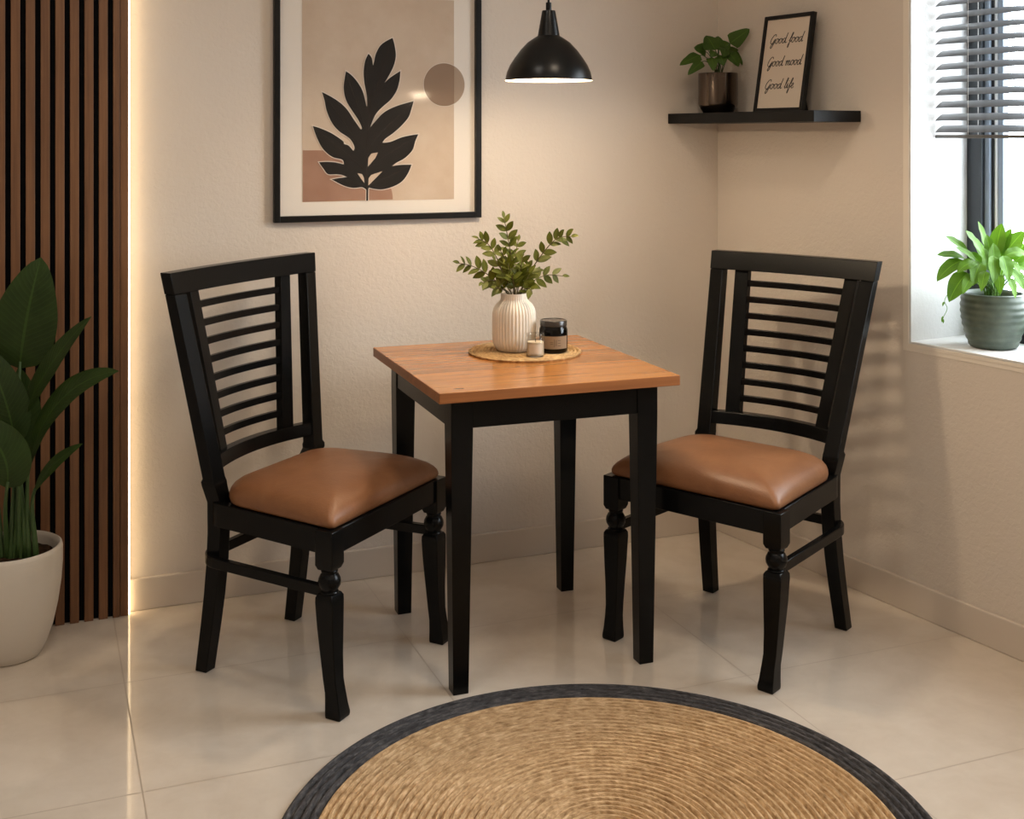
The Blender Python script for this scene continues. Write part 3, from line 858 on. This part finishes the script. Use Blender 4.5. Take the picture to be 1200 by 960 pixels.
def wraplabel(name, r, z0, z1, a0, a1, m, parent, n=18, th=.0003):
    bm = bmesh.new(); rs = []
    for i in range(n+1):
        a = a0+(a1-a0)*i/n
        rs.append([((r+d)*math.cos(a), (r+d)*math.sin(a), z) for d, z in ((0, z0), (th, z0), (th, z1), (0, z1))])
    loft(bm, rs); return finish(name, bm, m, parent, smooth=40)
lb = wraplabel('label', jr+.0001, 5.5*js, 20*js, camang-1.0, camang+1.15, M_kraft, jar)
for da, z0, z1 in ((.05, 8, 17), (.14, 9, 16), (.22, 9, 16), (-.12, 11, 11.5), (-.12, 13, 13.5), (.42, 9, 9.6), (.42, 12, 12.6), (.42, 15, 15.6)):
    wd = .012 if z1-z0 > 2 else .1
    wraplabel('label_print', jr+.0004, z0*js, z1*js, camang+da-wd, camang+da+wd, M_labelink, lb, 3, .0002)
kp = on_z(627.5, 417.5, ZM); ks = 3.39/FPX
can = thing('small_candle_jar', 'small clear glass candle with cream wax in front of the vase', 'candle', loc=(kp.x, kp.y, ZM))
kr = 10.7*ks
bm = bmesh.new()
lathe(bm, [(0, 0), (kr-.003, 0), (kr-.0008, .0015), (kr, .004), (kr, 19*ks), (kr-.002, 21*ks), (kr-.003, 22.5*ks), (kr-.001, 23.2*ks), (kr-.0005, 26*ks), (kr-.0015, 26.6*ks), (kr-.003, 26*ks), (kr-.0045, 22.3*ks), (kr-.002, 18.6*ks), (kr-.002, .005), (kr-.004, .003), (0, .003)], 44)
finish('jar', bm, M_clear, can, smooth=50)
bm = bmesh.new(); lathe(bm, [(0, .0035), (kr-.0025, .0045), (kr-.0025, 17*ks), (kr-.006, 16.6*ks), (0, 16.6*ks)], 36); finish('wax', bm, M_wax, can)
bm = bmesh.new(); tube(bm, [(0, 0, 16*ks), (.0003, 0, 19*ks), (.001, .0005, 20.5*ks)], .0008, 6); finish('wick', bm, M_blackpaint, can)
wraplabel('label', kr+.0001, 4*ks, 15*ks, camang-.75, camang+.75, M_creamlabel, can)

# ------------------------------------------------------------------ wall shelf and what stands on it
SX, SY0, SZ0, SZ1 = RX-.197, 2.616, 1.4233, 1.4577
bm = bmesh.new(); e = .0015
low = [(SX, SY0), (RX-e, SY0), (RX-e, yb(RX-e)-e), (SX, yb(SX)-e)]
loft(bm, [[(x-RX, y-SY0, 0) for x, y in low], [(x-RX, y-SY0, SZ1-SZ0) for x, y in low]])
o = finish('wall_shelf', bm, M_blackpaint, mw=Matrix.Translation((RX, SY0, SZ0)), smooth=0, bevel=.0015)
tag(o, 'black floating shelf fixed in the corner of the window wall', 'shelf')
# quote frame: leans back towards the wall
FBX, FBY, FW, FH = RX-.103, 2.765, .222, .318
lean = math.radians(9.5)
# local: x from far (viewer's left) to near end along -Y, z up the frame, y into the wall (+X)
MF = Matrix.Translation((FBX, FBY+FW, SZ1+.0005)) @ Matrix(((0, 1, 0, 0), (-1, 0, 0, 0), (0, 0, 1, 0), (0, 0, 0, 1))) @ Matrix.Rotation(-lean, 4, 'X')
qf = thing('quote_frame', 'black frame with handwritten quote standing on the corner shelf', 'picture frame', mw=MF)
ft = .016; fb = .013
bm = bmesh.new()
for a in ((0, fb, 0, FH), (FW-fb, FW, 0, FH), (fb, FW-fb, 0, fb), (fb, FW-fb, FH-fb, FH)): box(bm, a[0], a[1], 0, ft, a[2], a[3])
finish('frame', bm, M_frame, qf, smooth=0, bevel=.0012)
bm = bmesh.new(); box(bm, fb, FW-fb, .005, .009, fb, FH-fb); card = finish('card', bm, M_card, qf, smooth=0)
bm = bmesh.new(); box(bm, fb, FW-fb, .0091, .014, fb, FH-fb); finish('back_board', bm, M_blackpaint, qf, smooth=0)
bm = bmesh.new()   # easel strut
hx0 = FW-.10
z_top = .17
# foot of the strut on the shelf, expressed in the leaning frame's axes
foot_y = .062*math.cos(lean)+0.; 
def wl_(y, z): # world horizontal y', height z' -> frame axes
    return (y*math.cos(lean)-z*math.sin(lean)*1, y*math.sin(lean)+z*math.cos(lean))
f1, f2 = wl_(.078, .003), wl_(.070, .003)
loft(bm, [[(hx0, .0155, z_top), (hx0+.045, .0155, z_top), (hx0+.045, .0185, z_top), (hx0, .0185, z_top)],
          [(hx0-.004, f2[0], f2[1]), (hx0+.050, f2[0], f2[1]), (hx0+.050, f1[0], f1[1]), (hx0-.004, f1[0], f1[1])]])
finish('easel_strut', bm, M_blackpaint, qf, smooth=0)
GL = {
 'G': [[(.98,1.45),(.85,1.85),(.5,1.75),(.12,1.1),(.05,.4),(.3,.02),(.62,.25),(.92,.85),(.98,.95),(.9,.4),(.72,-.45),(.45,-.85),(.3,-.6),(.5,-.15),(1.05,.3)]],
 'o': [[(.5,.95),(.22,.95),(.05,.55),(.15,.08),(.4,.05),(.6,.45),(.55,.9),(.42,.98),(.6,.82),(.85,.85)]],
 'd': [[(.6,.85),(.35,.98),(.08,.6),(.1,.08),(.35,.05),(.58,.5),(.72,1.3),(.82,2.0),(.7,1.0),(.66,.25),(.78,.02),(1.0,.2)]],
 'f': [[(.0,.35),(.35,1.0),(.55,1.7),(.48,2.0),(.33,1.6),(.25,.6),(.2,-.6),(.1,-.95),(.02,-.6),(.2,.0),(.6,.45)],[(.08,.9),(.55,1.02)]],
 'm': [[(.0,.75),(.12,.95),(.12,.5),(.1,.0),(.2,.6),(.42,.98),(.5,.7),(.46,.0),(.56,.6),(.78,.98),(.88,.7),(.84,.15),(.95,.02),(1.15,.3)]],
 'l': [[(.0,.2),(.3,1.1),(.42,1.9),(.3,2.0),(.18,1.2),(.14,.3),(.25,.02),(.5,.3)]],
 'i': [[(.0,.3),(.18,.95),(.15,.3),(.25,.02),(.45,.3)],[(.25,1.4),(.29,1.5)]],
 'e': [[(.0,.35),(.3,.55),(.4,.85),(.25,1.0),(.08,.6),(.12,.12),(.35,.02),(.6,.3)]],
}
ADV = {'G': 1.12, 'o': .78, 'd': .95, 'f': .55, 'm': 1.12, 'l': .45, 'i': .42, 'e': .55, ' ': .55}
def script(line, fx0, fx1, fbase, xh):
    bm = bmesh.new(); pen = 0; ss = []
    for ch in line:
        for st in GL.get(ch, []):
            ss.append([(pen+x+.20*y, y) for x, y in st])
        pen += ADV[ch]
    w = max(p[0] for s_ in ss for p in s_); mn = min(p[0] for s_ in ss for p in s_)
    cw, chh = FW-2*fb, FH-2*fb
    sx_ = (fx1-fx0)*cw/(w-mn)
    for s_ in ss:
        P = catmull([(fb+fx0*cw+(x-mn)*sx_, .0047, fb+(1-fbase)*chh+y*xh) for x, y in s_], 5)
        n = len(P)
        tube(bm, P, [.0012 if 0 < i < n-1 else .0007 for i in range(n)], 5)
    finish('lettering', bm, M_ink, card, smooth=60)
script('Good food', .13, .90, .275, .0165)
script('Good mood', .13, .93, .53, .0165)
script('Good life', .14, .80, .785, .0165)

# potted plant on the shelf
pr = .0665; ppx, ppy = RX-.098, 3.165
sp = thing('small_potted_plant', 'small leafy plant in a dark metallic pot on the shelf', 'potted plant', loc=(ppx, ppy, SZ1+.0003))
ph_ = .136
bm = bmesh.new(); lathe(bm, [(0, 0), (pr*.70, 0), (pr*.76, .002), (pr*.97, .024), (pr, .032), (pr, ph_-.001), (pr-.002, ph_), (pr-.004, ph_-.001), (pr-.004, ph_-.02), (0, ph_-.02)], 64)
finish('pot', bm, M_bronze, sp, smooth=30)
bm = bmesh.new(); lathe(bm, [(0, ph_-.012), (pr*.5, ph_-.014), (pr-.0045, ph_-.018), (0, ph_-.0195)], 32); finish('soil', bm, M_soil, sp)
dS = (ppx*sn+ppy*cs)
ip = Matrix.Translation((-ppx, -ppy, -(SZ1+.0003)))
def h_(X, Y, dd): return ip @ at(780+X*.1355, 20+Y*.1355, dS+dd)
heart = lambda f: (min(1, (f*7)**.6)*max(0, 1-f)**.62*1.45 if 0 < f < 1 else .03)
# blade base, tip, width, depths, facing
SL = [((555,228,0),(726,103,-.02),120,(.3,.2)), ((430,285,-.03),(350,160,.02),150,(.0,.8)), ((455,285,-.02),(455,165,.02),110,(.2,.6)), ((300,330,-.02),(122,418,-.05),100,(-.3,.6)),
      ((318,385,-.04),(192,502,-.07),80,(-.2,.4)), ((398,350,-.05),(413,466,-.075),85,(.1,.3)), ((540,305,-.02),(632,430,-.05),110,(.3,.5)), ((585,300,.03),(668,420,.04),60,(.6,.2)),
      ((350,265,.02),(244,266,.03),80,(-.2,.8)), ((350,300,.0),(250,275,-.02),90,(-.4,.5)), ((470,270,.0),(560,232,.01),110,(.2,.5)), ((520,290,.04),(632,285,.06),70,(.4,.8)),
      ((470,330,-.04),(500,420,-.05),90,(.1,.2)), ((430,300,-.04),(390,345,-.06),80,(0,.4)), ((510,270,-.03),(500,345,-.06),90,(.2,.3))]
for b, tp, w, (fx_, fz_) in SL:
    bm = bmesh.new()
    p0, p3 = h_(*b), h_(*tp); root = Vector((rnd.uniform(-.015, .015), rnd.uniform(-.015, .015), ph_-.016))
    stalk(bm, bez(root, root+Vector((0, 0, .03)), p0+(p0-p3)*.25, p0, 6), .0014, 5, 1)
    dirv = p3-p0; nh = (toc+Vector((cs, -sn, 0))*fx_+VU*fz_).normalized()
    c1 = p0+dirv*.33+nh*.006; c2 = p0+dirv*.7+nh*.007
    leaf(bm, bez(p0, c1, c2, p3, 9), w*.1355*dS/FPX, nh, .12, heart, 6, 0, .04, .12)
    leafpart('leaf', bm, [M_shelfleaf, M_bigstalk], sp)

# ------------------------------------------------------------------ big potted plant by the slatted panel
bd = 3.21
bp = at(10, HOR+FPX*CH/bd, bd); bp.z = 0
big = thing('large_potted_plant', 'tall broad-leaved plant in a white pot on the floor by the slatted panel', 'potted plant', loc=(bp.x, bp.y, 0))
br, bh = .136, .290
bm = bmesh.new(); lathe(bm, [(0, 0), (.074, 0), (.082, .003), (.096, .03), (.112, .075), (.124, .13), (.1325, .19), (br, .24), (br, .278), (br-.002, .287), (br-.007, bh), (br-.012, .287), (br-.014, .278), (br-.016, .24), (0, .24)], 64)
finish('pot', bm, M_potwhite, big, smooth=60)
bm = bmesh.new(); lathe(bm, [(0, .272), (.06, .268), (br-.0165, .258), (br-.0165, .243), (0, .243)], 40)
for vv in bm.verts:
    if vv.co.z > .255: vv.co.z += rnd.uniform(-.004, .004)
finish('soil', bm, M_soil, big, smooth=60)
ib = Matrix.Translation((-bp.x, -bp.y, 0))
def w_(x, y, dd): return ib @ at(x, y, bd+dd)
lance = lambda f: (math.sin(PI*f**.85)**.75 if 0 < f < 1 else .02)
wide = lambda f: (math.sin(PI*f**.72)**.65 if 0 < f < 1 else .02)
toc_r = toc.copy()
# (blade base, mid control 1, mid control 2, tip), width px, profile, facing(right, up), root offset px
BL = [
 (((23,432,.02),(26,395,.0),(36,345,.0),(48,302,.03)), 70, wide, (.15,.15), (20,650)),
 (((28,486,-.02),(40,455,-.06),(70,405,-.08),(107,371,-.08)), 34, lance, (-.75,.55), (30,650)),
 (((33,552,-.03),(44,480,-.1),(90,440,-.13),(139,435,-.13)), 38, lance, (-.55,.9), (34,652)),
 (((39,578,-.05),(48,556,-.1),(72,533,-.12),(97,520,-.12)), 20, lance, (-.5,.9), (42,652)),
 (((18,520,-.05),(12,480,-.07),(-2,440,-.06),(-22,405,-.04)), 46, wide, (.5,.3), (22,655)),
 (((8,572,-.1),(14,540,-.13),(-2,510,-.15),(-40,492,-.16)), 52, wide, (.3,.8), (8,660)),
 (((-12,560,.0),(-30,500,.02),(-55,440,.02),(-80,400,.0)), 60, wide, (.4,.4), (-2,650)),
 (((20,540,.04),(28,500,.05),(30,470,.06),(22,430,.06)), 40, lance, (.3,.2), (26,645)),
]
for cps, w, pf, (fx_, fz_), rt in BL:
    bm = bmesh.new()
    P = [w_(*c_) for c_ in cps]
    root = w_(rt[0], rt[1], -.03 if rt[1] > 648 else .02); root.z = .262
    dst = (P[1]-P[0]).normalized()
    k_ = (P[0]-root).length
    stalk(bm, bez(root, root+Vector((0, 0, k_*.4)), P[0]-dst*k_*.35, P[0]+dst*.02, 8), [.0085-.0045*i/8 for i in range(9)], 7, 1)
    nh = (toc_r+Vector((cs, -sn, 0))*fx_+VU*fz_).normalized()
    leaf(bm, bez(*P, 18), w*bd/FPX*1.05, nh, .16, pf, 8, 0, .015, .08)
    leafpart('leaf', bm, [M_bigleaf, M_bigstalk], big)
for rx_, ry_, x2, y2 in ((12, 655, 16, 560), (2, 655, -6, 540), (24, 656, 30, 590), (17, 648, 24, 560)):
    bm = bmesh.new(); r0 = w_(rx_, ry_, -.03); r0.z = .262
    e_ = w_(x2, y2, -.02)
    tube(bm, bez(r0, r0+Vector((0, 0, .05)), e_-Vector((0, 0, .06)), e_, 6), [.008, .0075, .007, .0062, .0055, .004, .002], 7)
    finish('stalk', bm, M_bigstalk, big)

# ------------------------------------------------------------------ window plant
zsl = WZ0+lt
lp = on_z(1164, 407, zsl)
lily = thing('windowsill_plant', 'bright green leafy plant in a ridged sage pot on the windowsill', 'potted plant', loc=(lp.x, lp.y, zsl+.0003))
ls = 3.387/FPX
lr = 36.8*ls
def ridge(r, z, a): return r
pf = [(0, 0), (23*ls, 0), (25*ls, 1*ls)]
for i in range(41):
    t_ = i/40; z = (1.5+62*t_)*ls
    r0 = (26+11.0*math.sin(min(1, t_/.78)*PI/2)**.8 - 1.6*max(0, (t_-.7)/.3)**1.5)*ls
    pf.append((r0+.0012*math.sin(t_*2*PI*8), z))
pf += [(33.3*ls, 64.5*ls), (32*ls, 64*ls), (31*ls, 60*ls), (31*ls, 54*ls), (0, 54*ls)]
bm = bmesh.new(); lathe(bm, pf, 64); finish('pot', bm, M_greenpot, lily, smooth=60)
bm = bmesh.new(); lathe(bm, [(0, 57.5*ls), (31*ls-.0004, 56*ls), (31*ls-.0004, 54.2*ls), (0, 54.2*ls)], 32); finish('soil', bm, M_soil, lily)
dl = lp.x*sn+lp.y*cs
il = Matrix.Translation((-lp.x, -lp.y, -(zsl+.0003)))
def y_(x, y, dd): return il @ at(x, y, dl+dd)
# tip of each blade in the photo, start of blade, width
LL = [((1108,277,-.02),(1136,300,-.01),15),((1098,299,-.03),(1130,303,-.02),14),((1098,330,-.05),(1128,305,-.03),19),((1112,354,-.07),(1134,320,-.05),24),((1146,259,.02),(1158,300,.01),13),((1131,270,-.01),(1152,300,-.01),20),
      ((1174,262,-.02),(1165,305,-.02),20),((1200,271,-.03),(1176,302,-.03),22),((1222,290,-.03),(1188,308,-.02),22),((1200,340,-.06),(1184,318,-.05),20),((1218,330,-.03),(1192,312,-.02),20),((1140,335,-.09),(1150,308,-.06),20),
      ((1165,332,-.10),(1164,300,-.08),18),((1182,330,-.10),(1175,300,-.08),20),((1205,300,-.06),(1178,300,-.06),18),((1150,290,-.06),(1160,318,-.05),18),((1122,320,-.07),(1146,308,-.06),16),((1190,282,.03),(1178,310,.02),18),
      ((1164,285,-.06),(1166,322,-.05),18),((1135,296,.04),(1152,315,.03),16),((1230,310,.02),(1190,316,.01),20),((1180,300,.05),(1172,325,.03),16),
      ((1120,290,-.05),(1145,308,-.04),13),((1156,275,-.05),(1162,308,-.04),14),((1185,268,-.02),(1172,302,-.02),14),((1128,345,-.10),(1143,322,-.07),14),((1150,342,-.11),(1155,318,-.08),13),((1196,322,-.09),(1180,308,-.07),15),
      ((1140,280,.05),(1157,308,.03),15),((1172,280,.05),(1170,310,.03),15),((1210,285,.04),(1185,305,.03),15),((1172,345,-.11),(1170,322,-.09),13),((1190,350,-.10),(1182,326,-.08),13)]
for tp, b, w in LL:
    bm = bmesh.new()
    p0, p3 = y_(*b), y_(*tp)
    root = Vector((rnd.uniform(-.018, .018), rnd.uniform(-.018, .018), 57*ls))
    stalk(bm, bez(root, root+Vector((0, 0, .04)), p0+Vector((0, 0, -.02)), p0, 6), [.0022-.001*i/6 for i in range(7)], 5, 1)
    dv = p3-p0; out = Vector((dv.x, dv.y, 0)); 
    c1 = p0+dv*.3+VU*.012; c2 = p0+dv*.72+VU*(.016 if dv.z < .01 else .004)
    nh = (VU*.8+toc*.55+Vector((cs, -sn, 0))*rnd.uniform(-.35, .35)).normalized()
    leaf(bm, bez(p0, c1, c2, p3, 12), w*.92*dl/FPX, nh, rnd.uniform(.15, .4), lance, 6, 0, .09, .1)
    leafpart('leaf', bm, [M_lilyleaf, M_lilystalk], lily)
bm = bmesh.new()
rn_ = catmull([y_(1130, 330, -.05), y_(1115, 340, -.06), y_(1107, 352, -.06), y_(1110, 362, -.06), y_(1104, 374, -.06)], 6)
stalk(bm, rn_, .0009, 5, 1)
for k, a in ((.55, 1), (.95, 1), (1., -1), (.97, .3)):
    b = rn_[int(k*(len(rn_)-1))]
    leaf(bm, bez(b, b+Vector((-.004*a, 0, -.002)), b+Vector((-.007*a, .001, -.006)), b+Vector((-.006*a, .001, -.013)), 5), .006, toc, .1, lance, 2)
leafpart('runner', bm, [M_lilyleaf, M_lilystalk], lily)

# ------------------------------------------------------------------ venetian blind
BX = RX+.112
bl = thing('venetian_blind', 'grey slatted blind half lowered in the window recess', 'blind', loc=(BX, (WY0+WY1)/2, WZ1-lt-.05))
bz0 = WZ1-lt-.05; bcy = (WY0+WY1)/2
ye, ys0 = WY1-.012-bcy, WY0+.012-bcy
bm = bmesh.new(); box(bm, -.028, .028, ys0, ye, .0, .0495); finish('headrail', bm, M_blind, bl, smooth=0, bevel=.002)
zb = at(1104, 162, BX*sn+2.42*cs).z
bm = bmesh.new(); box(bm, -.018, .018, ys0, ye, zb-bz0, zb+.010-bz0); finish('bottom_rail', bm, M_rail, bl, smooth=0, bevel=.003)
pit = .0372; zz = zb+.027; first = True; tops = []
k = 0
while zz < bz0-.02:
    bm = bmesh.new(); rs = []
    ca, sa = math.cos(math.radians(33)), math.sin(math.radians(33))
    jj = rnd.uniform(-.0006, .0006)
    for y in (ys0, ye):
        top = []; bot = []
        for i in range(7):
            a = (i/6*2-1)*.0185; crown = .0022*(1-(i/3-1)**2)
            top.append((a*ca-crown*sa, y, a*sa+crown*ca+zz+jj-bz0)); bot.append((a*ca-(crown-.0009)*sa, y, a*sa+(crown-.0009)*ca+zz+jj-bz0))
        rs.append(top+bot[::-1])
    loft(bm, rs); finish('slat', bm, M_blind, bl, smooth=50)
    zz += pit if k else .0345; k += 1
for yy in (2.300, 1.75, 1.2):
    bm = bmesh.new()
    for xx in (-.0215, .0215): tube(bm, [(xx, yy-bcy, zb+.01-bz0), (xx, yy-bcy, .0)], .0007, 5)
    finish('ladder_cord', bm, M_string, bl)

# ------------------------------------------------------------------ light
w = bpy.data.worlds.new('sky'); sc.world = w; w.use_nodes = True
bg = w.node_tree.nodes['Background']
bg.inputs['Color'].default_value = (.86, .94, 1., 1); bg.inputs['Strength'].default_value = 11.5
def light(name, typ, loc, energy, color, size=.1, rot=(0, 0, 0), **kw):
    d = bpy.data.lights.new(name, typ); d.energy = energy; d.color = color
    for k_, v_ in kw.items(): setattr(d, k_, v_)
    if typ == 'AREA': d.shape = kw.get('shape', 'DISK'); d.size = size
    else: d.shadow_soft_size = size
    o = bpy.data.objects.new(name, d); COL.objects.link(o); o.location = loc; o.rotation_euler = rot
    return o
WARM = (1., .82, .62)
light('pendant_bulb_light', 'POINT', (LX, LY, LZ+.034), 14.5, (1., .80, .56), .046)
COOLER = (1., .92, .82)
for x, y, e_, c_ in ((.6, 2.2, 4.5, COOLER), (1.5, 1.7, 8, WARM), (.2, .2, 5, COOLER), (1.8, -.2, 7, WARM), (-.9, 1.2, 3, COOLER)):
    light('ceiling_downlight', 'AREA', (x, y, ZC-.01), e_, c_, .3, spread=math.radians(172))
pt = light('window_portal', 'AREA', (RX+DEP-.02, (WY0+WY1)/2, (WZ0+WZ1)/2), 1, (1, 1, 1), 1., rot=(0, PI/2, 0))
pt.data.shape = 'RECTANGLE'; pt.data.size = WZ1-WZ0; pt.data.size_y = WY1-WY0
pt.data.cycles.is_portal = True

sc.view_settings.view_transform = 'Standard'
sc.view_settings.look = 'None'
sc.view_settings.gamma = 1
sc.view_settings.exposure = 0.22
sc.view_settings.use_curve_mapping = False
sc.cycles.use_denoising = True
sc.cycles.max_bounces = 10
sc.cycles.diffuse_bounces = 5
sc.cycles.transparent_max_bounces = 16
sc.cycles.sample_clamp_indirect = 8
